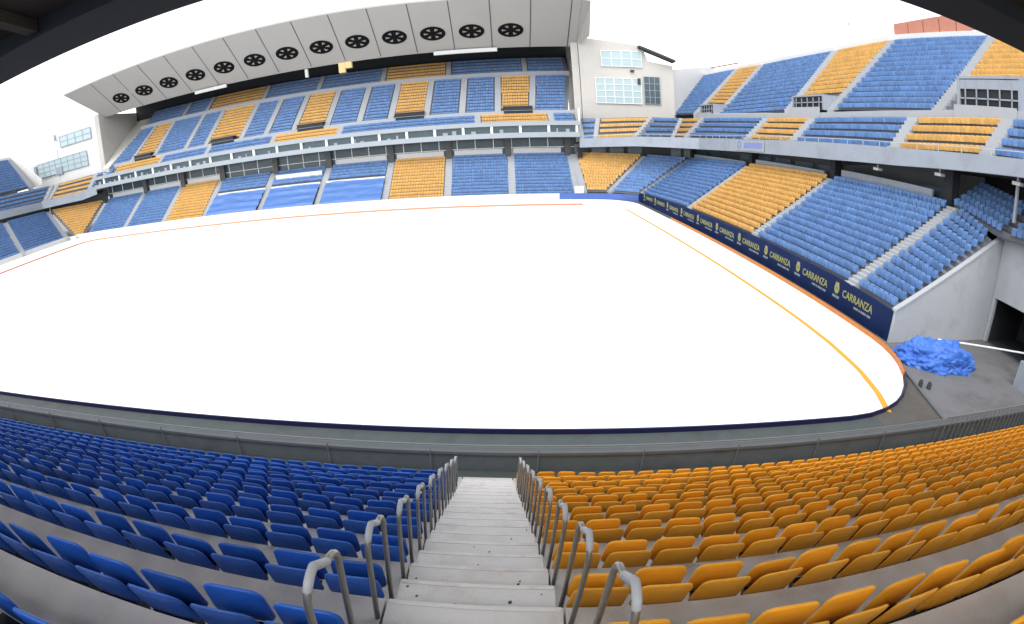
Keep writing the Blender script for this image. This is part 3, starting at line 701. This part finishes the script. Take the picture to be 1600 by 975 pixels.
b = MB(); b.box((-106.6, 95.9, 25.6), (-105.9, 96.3, 27.4)); b.box((-117.2, 96.1, 18.4), (-116.2, 96.4, 20.6)); b.box((-107.6, 95.9, 16.6), (-105.0, 96.3, 18.6)); build_each(b, 'floodlight', M_balc, bl)

# ================================================================== tunnel at the right corner
tw = empty('tunnel_wall', (25.3, 23.4, 0), 'pale grey concrete wall rising beside the tunnel at the end of the right grandstand', 'wall')
b = MB(); b.hexa([(0, 0, -.05), (10.9, 0, -.05), (10.9, .24, -.05), (0, .24, -.05)], [(0, 0, 1.95), (10.9, 0, 7.05), (10.9, .24, 7.05), (0, .24, 1.95)]); b.build('wall_face', M_tunnel, tw)
b = MB(); b.hexa([(-.05, -.06, 1.93), (10.95, -.06, 7.06), (10.95, .34, 7.06), (-.05, .34, 1.93)], [(-.05, -.06, 2.08), (10.95, -.06, 7.2), (10.95, .34, 7.2), (-.05, .34, 2.08)]); b.build('coping', M_stairF, tw)
tg = empty('tunnel_portal', (36.2, 18, 0), 'pale concrete portal wall with a dark tunnel doorway at the right edge', 'wall')
b = MB(); b.box((0, -10, 3.05), (.35, 5.38, 7.25)); b.box((0, 5.12, -.05), (.35, 5.38, 3.04)); b.box((0, -10, -.05), (.35, .6, 3.04)); build_each(b, 'portal_wall', M_tunnel, tg)
b = MB()
for q in ([(.36, .5, -.03), (5, .5, -.03), (5, .5, 3.1), (.36, .5, 3.1)], [(.36, 5.2, -.03), (5, 5.2, -.03), (5, 5.2, 3.1), (.36, 5.2, 3.1)], [(5, .5, -.03), (5, 5.2, -.03), (5, 5.2, 3.1), (5, .5, 3.1)], [(.36, .5, 3.1), (5, .5, 3.1), (5, 5.2, 3.1), (.36, 5.2, 3.1)], [(.36, .5, -.003), (5, .5, -.003), (5, 5.2, -.003), (.36, 5.2, -.003)]): b.poly(q)
b.build('doorway', M_dark, tg)
b = MB(); b.box((-.04, -10, 7.26), (.4, 5.38, 7.4)); b.build('coping', M_stairF, tg)
b = MB(); b.box((31.6, 14.2, -.02), (31.9, 17.0, 1.5)); tag(b.build('low_wall', M_balc), 'short pale low wall on the tunnel floor at the right edge', 'wall')
hp = MB()
bmh = bmesh.new(); bmesh.ops.create_icosphere(bmh, subdivisions=6, radius=1)
for v in bmh.verts:
    p = v.co.copy(); 
    r = 1 + .30 * noise.noise(p * 1.9 + Vector((3, 1, 7))) + .22 * abs(noise.noise(p * 4.2)) + .14 * abs(noise.noise(p * 9.5)) 
    ang = math.atan2(p.y, p.x)
    q = p * r
    v.co = Vector((q.x * 2.75, q.y * 1.35, max(-.05, q.z) * 1.35 * (1 - .25 * (q.x + .2) ** 2 * .4)))
    rot = Matrix.Rotation(math.radians(-22), 3, 'Z'); v.co = rot @ v.co
me = bpy.data.meshes.new('net_heap'); bmh.to_mesh(me); bmh.free(); me.materials.append(M_heap); me.polygons.foreach_set('use_smooth', [True] * len(me.polygons))
o = link(bpy.data.objects.new('net_heap', me)); o.location = (26.7, 20.2, 0)
tag(o, 'crumpled heap of bright blue netting on the tunnel floor', 'net heap')
pb = empty('barrier_pole', (31.6, 20.2, 0), 'long white pole barrier across the dark tunnel doorway behind the blue heap', 'barrier')
b = MB(); b.tube([(-3.8, 1.2, .98), (0, .05, .96), (4.3, -1.3, .92)], .06, 8); b.build('pole', M_frame, pb)
b = MB()
for k in (-3.7, 4.2): b.tube([(k, -.31 * k, 0), (k, -.31 * k, .97)], .05, 8)
build_each(b, 'stand', M_frame, pb)
for x, y, lab in ((22.9, 17.9, 'small dark cone lamp nearer the pitch on the tunnel floor kerb'), (23.35, 17.6, 'small dark cone lamp farther from the pitch on the tunnel floor kerb')):
    b = MB(); b.tube([(0, 0, 0), (0, 0, .12), (0, 0, .3)], .13, 10); b.tube([(0, 0, .3), (0, 0, .38)], .07, 8)
    o = b.build('ground_lamp', M_under); o.location = (x, y, 0); tag(o, lab, 'ground lamp')

# ================================================================== NEAR GRANDSTAND
near = empty('grandstand', (0, 5, 0), 'near grandstand under a dark roof with concrete steps between blue and yellow seats', 'grandstand')
OFF[near.name] = tuple(near.location)
D, R, YB, ZB = .85, .55, 2.2, 6.87      # row 0: front of tread above is at YB, floor ZB
NR = range(-5, 9)
XA = .66; XR_ = .57
b = MB()
for n in NR:
    y0 = YB + D * n; y1 = y0 + D; z = ZB - R * n - 5 * 0
    for x0, x1 in ((-60, -XA - .02), (XR_ + .02, 40)):
        b.box((x0, y0, z - .9), (x1, y1 - .0015, z))
b.build('terrace', M_concN, near)
b = MB()
for n in NR:
    y0 = YB + D * n; z = ZB - R * n - .0
    b.box((-XA, y0 - .002, z - .8), (XR_, y0 + D / 2 - .004, z + R / 2)); b.box((-XA, y0 + D / 2 - .002, z - .8), (XR_, y0 + D - .004, z + .001))
b.build('stairway', M_stairN, near)
b = MB()
for n in NR:
    y0 = YB + D * n; z = ZB - R * n
    for ya, za in ((y0 + D / 2 - .004, z + R / 2), (y0 + D - .004, z + .001)):
        b.box((-XA + .01, ya - .035, za + .0005), (XR_ - .01, ya + .003, za + .004))
build_each(b, 'nosing', M_nose, near)
b = MB()
for n in NR:
    y0 = YB + D * n; z = ZB - R * n
    for ya, za in ((y0, z + R / 2), (y0 + D / 2 - .003, z + .001)):
        b.box((-XA + .01, ya - .001, za + .0006), (XR_ - .01, ya + .05, za + .003))
build_each(b, 'dirt_strip', M_stain, near)
# dirt specks on the stair
ZF = ZB - 8 * R
b = MB(); b.box((-60, 9.851, ZF - .5), (40, 10.15, ZF - .02)); b.build('front_walkway', M_apron, near)
# front parapet with rail
pp = empty('parapet', (0, 10.2, 0), 'grey front parapet with a thin metal rail in front of the near seats', 'parapet')
M_par = mat('parapet_grey', (.105, .122, .128), .8, .2, 1.2, spec=.2, dirt=(.05, .055, .06), dirt_amt=.6, dirt_scale=.7, bump=.2)
b = MB(); b.box((-60, -.05, -.04), (40, .14, ZF + .52)); b.build('wall_face', M_par, pp)
b = MB(); b.box((-60, -.10, ZF + .525), (40, .19, ZF + .60)); b.build('coping', M_cope, pp)
b = MB(); b.tube([(-60, .03, ZF + .72), (-20, .03, ZF + .72), (0, .03, ZF + .72), (40, .03, ZF + .72)], .022, 8)
b.build('rail', M_railD, pp)
for k in range(-9, 7):
    x = k * 2.7 + 1.2
    b = MB(); b.box((x - .012, -.13, ZF - .1), (x + .012, -.105, ZF + .71)); b.build('post', M_railD, pp)
# thicker fence over the right end of the walkway
fe = empty('fence', (17, 9.9, ZF), 'grey metal fence of slanted bars beyond the last yellow seats on the right', 'fence')
b = MB(); b.tube([(-2.2, 0, 1.0), (9, 0, 1.05)], .03, 8); b.tube([(-2.2, 0, .12), (9, 0, .14)], .025, 8); build_each(b, 'rail', M_railD, fe)
b = MB()
for k in range(38):
    x = -2.2 + k * .3; b.tube([(x, 0, .12), (x + .02, 0, 1.0)], .014, 6)
build_each(b, 'bar', M_railD, fe)
# roof: dark front beam and deck
b = MB()
b.hexa([(-60, 4.2, 12.0), (60, 4.2, 12.0), (60, 3.5, 12.022), (-60, 3.5, 12.022)], [(-60, 4.28, 12.45), (60, 4.28, 12.45), (60, 3.5, 12.5), (-60, 3.5, 12.5)]); roofn = b.build('roof_beam', M_roofN, near)
b = MB(); b.hexa([(-60, 3.49, 12.2), (60, 3.49, 12.2), (60, -1.4, 12.95), (-60, -1.4, 12.95)], [(-60, 3.49, 12.4), (60, 3.49, 12.4), (60, -1.4, 13.15), (-60, -1.4, 13.15)])
for k in range(-7, 7):
    b.hexa([(k * 8 + 3.93, 3.48, 12.06), (k * 8 + 4.07, 3.48, 12.06), (k * 8 + 4.07, -1.3, 12.79), (k * 8 + 3.93, -1.3, 12.79)], [(k * 8 + 3.93, 3.48, 12.19), (k * 8 + 4.07, 3.48, 12.19), (k * 8 + 4.07, -1.3, 12.92), (k * 8 + 3.93, -1.3, 12.92)])
b.build('roof_deck', M_roofD, near)

# litter specks on the steps (surface dirt, one mass)
b = MB()
for k in range(60):
    n = random.choice([-1, 0, 0, 1, 1, 2]); x = random.uniform(-.6, .52); t = random.random()
    y = YB + D * n + .03 + (D - .08) * t; z = ZB - R * n + (R / 2 if t < .46 else .002) + .002
    if .42 < t < .56: continue
    s = random.uniform(.006, .016)
    b.hexa([(x - s, y - s, z), (x + s * .7, y - s, z), (x + s, y + s, z), (x - s * .6, y + s * .8, z)], [(x - s * .5, y - s * .5, z + .006), (x + s * .4, y - s * .4, z + .006), (x + s * .5, y + s * .5, z + .006), (x - s * .4, y + s * .4, z + .006)])
tag(b.build('litter', M_speck), kind='stuff')

# ------------------------------------------------------------------ handrail hoops
def hoop_parts():
    hgt, sep, rad = 1.02, .40, .019
    pts = [(0, -sep / 2, 0)]
    r = .13
    pts += [(0, -sep / 2, hgt - r + .06)]
    for a in np.linspace(0, math.pi / 2, 6)[1:]: pts.append((0, -sep / 2 + r * (1 - math.cos(a)), hgt - r + .06 + r * math.sin(a)))
    for a in np.linspace(0, math.pi / 2, 6): pts.append((0, sep / 2 - r * (1 - math.sin(a)), hgt - r - .06 + r * math.cos(a)))
    pts += [(0, sep / 2, hgt - r - .1), (0, sep / 2, -.25)]
    b = MB(); b.tube(pts, rad, 10)
    t = MB(); i0 = 2
    t.tube([Vector(p) for p in pts[3:8]], rad + .003, 10)
    f = MB(); f.tube([(0, 0, 0), (0, 0, .015)], .05, 10)
    return b.mesh('tube', M_steel, True), t.mesh('tape', M_tape, True), f.mesh('foot_plate', M_steelP)
hm, ht, hf = hoop_parts()
ordn = ['first', 'second', 'third', 'fourth', 'fifth', 'sixth', 'seventh', 'eighth', 'ninth', 'tenth']
for side, sx, col in ((-1, -.70, 'blue'), (1, .61, 'yellow')):
    for j, n in enumerate(range(-1, 8)):
        y = YB + D * n + .02; z = ZB - R * n + .28
        root = empty('handrail', (sx, y, z), 'steel hoop handrail by the %s seats, %s one down the steps from the camera' % (col, ordn[j]), 'handrail', 'steel hoop handrails along the near steps')
        for nm, me, q in (('tube', hm, (0, 0, 0)), ('tape', ht, (0, 0, 0)), ('foot_plate', hf, (0, -.2, 0)), ('foot_plate', hf, (0, .2, -.25))):
            o = bpy.data.objects.new(nm, me); link(o, root); o.location = q

# ------------------------------------------------------------------ near seats
def panel(w_bot, w_top, h, th, bulge, lean, y0, z0, r=.07, n=5):
    """rounded panel in x/z, leaning in y, gently curved across its width"""
    prof = []
    hw0, hw1 = w_bot / 2, w_top / 2
    def corner(cx, cz, a0):
        return [(cx + r * math.cos(math.radians(a0 + 90 * k / n)), cz + r * math.sin(math.radians(a0 + 90 * k / n))) for k in range(n + 1)]
    out = corner(hw0 - r, r, -90) + corner(hw1 - r, h - r, 0) + corner(-hw1 + r, h - r, 90) + corner(-hw0 + r, r, 180)
    b = MB(); N = len(out)
    def pt(x, z, off):
        return (x, y0 + lean * z + bulge * ((x / .22) ** 2) + off, z0 + z)
    # front and back as grids of ring -> inner ring -> centre line for curvature
    rings = []
    for s in (1.0, .93, .5, .12):
        rings.append([(x * s, h / 2 + (z - h / 2) * s) for x, z in out])
    base = {}
    for side, off in ((0, -th / 2), (1, th / 2)):
        for k, rg in enumerate(rings):
            o2 = off * (.55 if k == 0 else 1.0)
            for i, (x, z) in enumerate(rg):
                base[side, k, i] = len(b.v); b.v.append(pt(x, z, o2))
    for side in (0, 1):
        for k in range(3):
            for i in range(N):
                j = (i + 1) % N; q = (base[side, k, i], base[side, k, j], base[side, k + 1, j], base[side, k + 1, i])
                b.f.append(q if side else tuple(reversed(q))); b.mi.append(0)
        b.f.append(tuple(base[side, 3, i] for i in (range(N) if side else reversed(range(N))))); b.mi.append(0)
    for i in range(N):
        j = (i + 1) % N; b.f.append((base[0, 0, i], base[0, 0, j], base[1, 0, j], base[1, 0, i])); b.mi.append(0)
    return b
# seat faces +y (towards the pitch); origin on the tread at the backrest
back_b = panel(.43, .41, .40, .024, .02, -.28, .03, .33, r=.09)
pan_b = panel(.42, .40, .37, .03, .01, -.20, .15, .345, r=.08)
br_b = MB()
br_b.hexa([(-.06, .09, 0), (.06, .09, 0), (.06, .15, 0), (-.06, .15, 0)], [(-.16, .0, .38), (.16, .0, .38), (.16, .14, .36), (-.16, .14, .36)])
meB = back_b.mesh('backrest', M_seatB, True); mpB = pan_b.mesh('seat_pan', M_seatB, True); mbB = br_b.mesh('bracket', M_bracket)
meY = meB.copy(); meY.materials[0] = M_seatY; mpY = mpB.copy(); mpY.materials[0] = M_seatY
def joined(mats):
    b = MB()
    for src, mi in ((back_b, 0), (pan_b, 0), (br_b, 1)):
        n = len(b.v); b.v += src.v; b.f += [tuple(i + n for i in f) for f in src.f]; b.mi += [mi] * len(src.f)
    return b.mesh('seat', mats, True)
jB, jY = joined([M_seatB, M_bracket]), joined([M_seatY, M_bracket])
SP = .48
UNITS = ['', 'first', 'second', 'third', 'fourth', 'fifth', 'sixth', 'seventh', 'eighth', 'ninth', 'tenth', 'eleventh', 'twelfth', 'thirteenth', 'fourteenth', 'fifteenth', 'sixteenth', 'seventeenth', 'eighteenth', 'nineteenth', 'twentieth']
TENS = {2: ('twenty', 'twentieth'), 3: ('thirty', 'thirtieth'), 4: ('forty', 'fortieth'), 5: ('fifty', 'fiftieth'), 6: ('sixty', 'sixtieth'), 7: ('seventy', 'seventieth')}
def ordinal(k):
    if k <= 20: return UNITS[k]
    t, u = divmod(k, 10); return TENS[t][1] if u == 0 else TENS[t][0] + '-' + UNITS[u]
cand = {'blue': [], 'yellow': []}
near_rest = {'blue': [], 'yellow': []}
for n in range(-4, 9):
    y = YB + D * n + .10; z = ZB - R * n
    for side, col in ((-1, 'blue'), (1, 'yellow')):
        for k in range(75):
            x = side * ((.70 if side < 0 else .60) + SP * (k + .5))
            if side > 0 and x > 24: break
            u, v = project((x, y, z + .65)); dist = math.sqrt(x * x + y * y + (CAMZ - z) ** 2)
            inside = -45 < u < 1645 and 560 < v < 1010
            (cand if inside else near_rest)[col].append((dist, n, k, x, y, z))
ALL = sorted([(c, col) for col in cand for c in cand[col]])
for c, col in ALL[300:]: near_rest[col].append(c)
for col in ('blue', 'yellow'):
    pick = [c for c, q in ALL[:300] if q == col]
    jj = jB if col == 'blue' else jY
    mB_, mP_ = (meB, mpB) if col == 'blue' else (meY, mpY)
    for dist, n, k, x, y, z in pick:
        lab = '%s folded seat, %s from the steps in the %s row up from the front parapet' % (col, ordinal(k + 1), ordinal(9 - n))
        grp = '%s folding seats of the near grandstand' % col
        rot = random.uniform(-.045, .045)
        if True:
            o = empty('stadium_seat', (x, y, z), lab, 'seat', grp); o.rotation_euler = (0, 0, rot)
            for nm, me in (('backrest', mB_), ('seat_pan', mP_), ('bracket', mbB)):
                c = bpy.data.objects.new(nm, me); link(c, o)
                if nm == 'seat_pan':
                    c.rotation_euler = (random.uniform(-.05, .04), 0, 0)

# ------------------------------------------------------------------ all remaining seats, one mass per colour
def arrays(b):
    return np.array(b.v, np.float32), b.f
lv, lf = arrays(MB())
def lowpoly():
    b = MB()
    b.hexa([(-.225, .0, .38), (.225, .0, .38), (.225, -.03, .38), (-.225, -.03, .38)], [(-.21, -.08, .84), (.21, -.08, .84), (.21, -.11, .84), (-.21, -.11, .84)])
    b.hexa([(-.22, .09, .34), (.22, .09, .34), (.22, .055, .34), (-.22, .055, .34)], [(-.205, .17, .74), (.205, .17, .74), (.205, .135, .74), (-.205, .135, .74)])
    return np.array(b.v, np.float32), np.array(b.f, np.int32)
LV, LF = lowpoly()
def mass(name, seats, near_list, mats, label, full):
    # seats: (pos, row direction, sign of the facing); near_list: the remaining seats of the near grandstand, full shape
    P = np.array([q[0] for q in seats], np.float32); dx = np.array([q[1] for q in seats], np.float32); dy = np.array([q[2] for q in seats], np.float32)
    flip = np.array([q[3] for q in seats], np.float32); fx, fy = -dy * flip, dx * flip
    jit = rng.normal(0, .012, (len(P), 1)).astype(np.float32)
    X = LV[None, :, 0]; Y = LV[None, :, 1] + jit; Z = LV[None, :, 2]
    V = np.stack([P[:, 0:1] + dx[:, None] * X + fx[:, None] * Y, P[:, 1:2] + dy[:, None] * X + fy[:, None] * Y, P[:, 2:3] + Z], -1).reshape(-1, 3)
    nv = LV.shape[0]
    F = [tuple(r) for r in (LF[None] + (np.arange(len(P)) * nv)[:, None, None]).reshape(-1, 4).tolist()]
    V = V.tolist(); MI = [0] * len(F)
    fv = [tuple(v.co) for v in full.vertices]; ff = [tuple(p.vertices) for p in full.polygons]; fm = [p.material_index + 1 for p in full.polygons]
    for dist, n, k, x, y, z in near_list:
        if dist > 34: continue
        o = len(V); V += [(x + a, y + b_, z + c_) for a, b_, c_ in fv]; F += [tuple(i + o for i in f) for f in ff]; MI += fm
    me = bpy.data.meshes.new(name); me.from_pydata(V, [], F)
    for m in mats: me.materials.append(m)
    me.polygons.foreach_set('material_index', MI); me.polygons.foreach_set('use_smooth', [q > 0 for q in MI]); me.update()
    o = link(bpy.data.objects.new(name, me)); tag(o, label, 'seats', None, 'stuff'); return o
def facing(seats):
    out = []
    for P, dx, dy in seats:
        fx, fy = -dy, dx; cx, cy = -36 - P[0], 50 - P[1]
        out.append((P, dx, dy, 1.0 if fx * cx + fy * cy > 0 else -1.0))
    return out
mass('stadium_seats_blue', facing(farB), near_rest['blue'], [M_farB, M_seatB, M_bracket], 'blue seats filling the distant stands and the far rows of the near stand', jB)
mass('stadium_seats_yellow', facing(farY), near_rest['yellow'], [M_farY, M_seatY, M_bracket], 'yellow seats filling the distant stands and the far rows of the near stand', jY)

# ------------------------------------------------------------------ birds
for (x, y, z), lab, s in (((37.89, 44.62, 23.53), 'small dark bird in the sky nearer the salmon panels', .34), ((31.38, 49.97, 21.25), 'tiny bird in the sky farther from the salmon panels', .2)):
    b = MB()
    b.tube([(-.5 * s, 0, 0), (-.1 * s, 0, .05 * s), (.35 * s, 0, .03 * s), (.6 * s, 0, .06 * s)], .13 * s, 6)
    for w in (-1, 1):
        b.hexa([(-.2 * s, 0, .02 * s), (.25 * s, 0, .02 * s), (.1 * s, w * 1.0 * s, .3 * s), (-.1 * s, w * 1.0 * s, .3 * s)], [(-.2 * s, 0, .08 * s), (.25 * s, 0, .08 * s), (.1 * s, w * 1.0 * s, .33 * s), (-.1 * s, w * 1.0 * s, .33 * s)])
    o = b.build('bird', M_bird); o.location = (x, y, z); tag(o, lab, 'bird')

# ------------------------------------------------------------------ light: bright overcast
w = bpy.data.worlds.new('World'); sc.world = w; w.use_nodes = True
nt = w.node_tree; bg = nt.nodes['Background']
sky = nt.nodes.new('ShaderNodeTexSky'); sky.sky_type = 'NISHITA'; sky.sun_disc = False
SUN_EL, SUN_AZ = math.radians(58), math.radians(-152)
sky.sun_elevation = SUN_EL; sky.sun_rotation = SUN_AZ
sky.air_density = 1.0; sky.dust_density = 1.5; sky.ozone_density = 1.0
hs = nt.nodes.new('ShaderNodeHueSaturation'); hs.inputs['Saturation'].default_value = .14
nt.links.new(sky.outputs[0], hs.inputs['Color']); nt.links.new(hs.outputs[0], bg.inputs['Color'])
bg.inputs['Strength'].default_value = .15
sd = bpy.data.lights.new('sun', 'SUN'); sd.energy = .5; sd.angle = math.radians(35); sd.color = (1, .97, .92)
so = link(bpy.data.objects.new('sun', sd))
sdir = Vector((math.sin(SUN_AZ) * math.cos(SUN_EL), math.cos(SUN_AZ) * math.cos(SUN_EL), math.sin(SUN_EL)))
so.rotation_euler = sdir.to_track_quat('Z', 'Y').to_euler()

sc.render.engine = 'CYCLES'
sc.view_settings.view_transform = 'Standard'; sc.view_settings.look = 'None'
sc.view_settings.gamma = 1; sc.view_settings.use_curve_mapping = False
sc.view_settings.exposure = 1.55
sc.cycles.use_denoising = True
sc.cycles.max_bounces = 6
sc.cycles.diffuse_bounces = 3
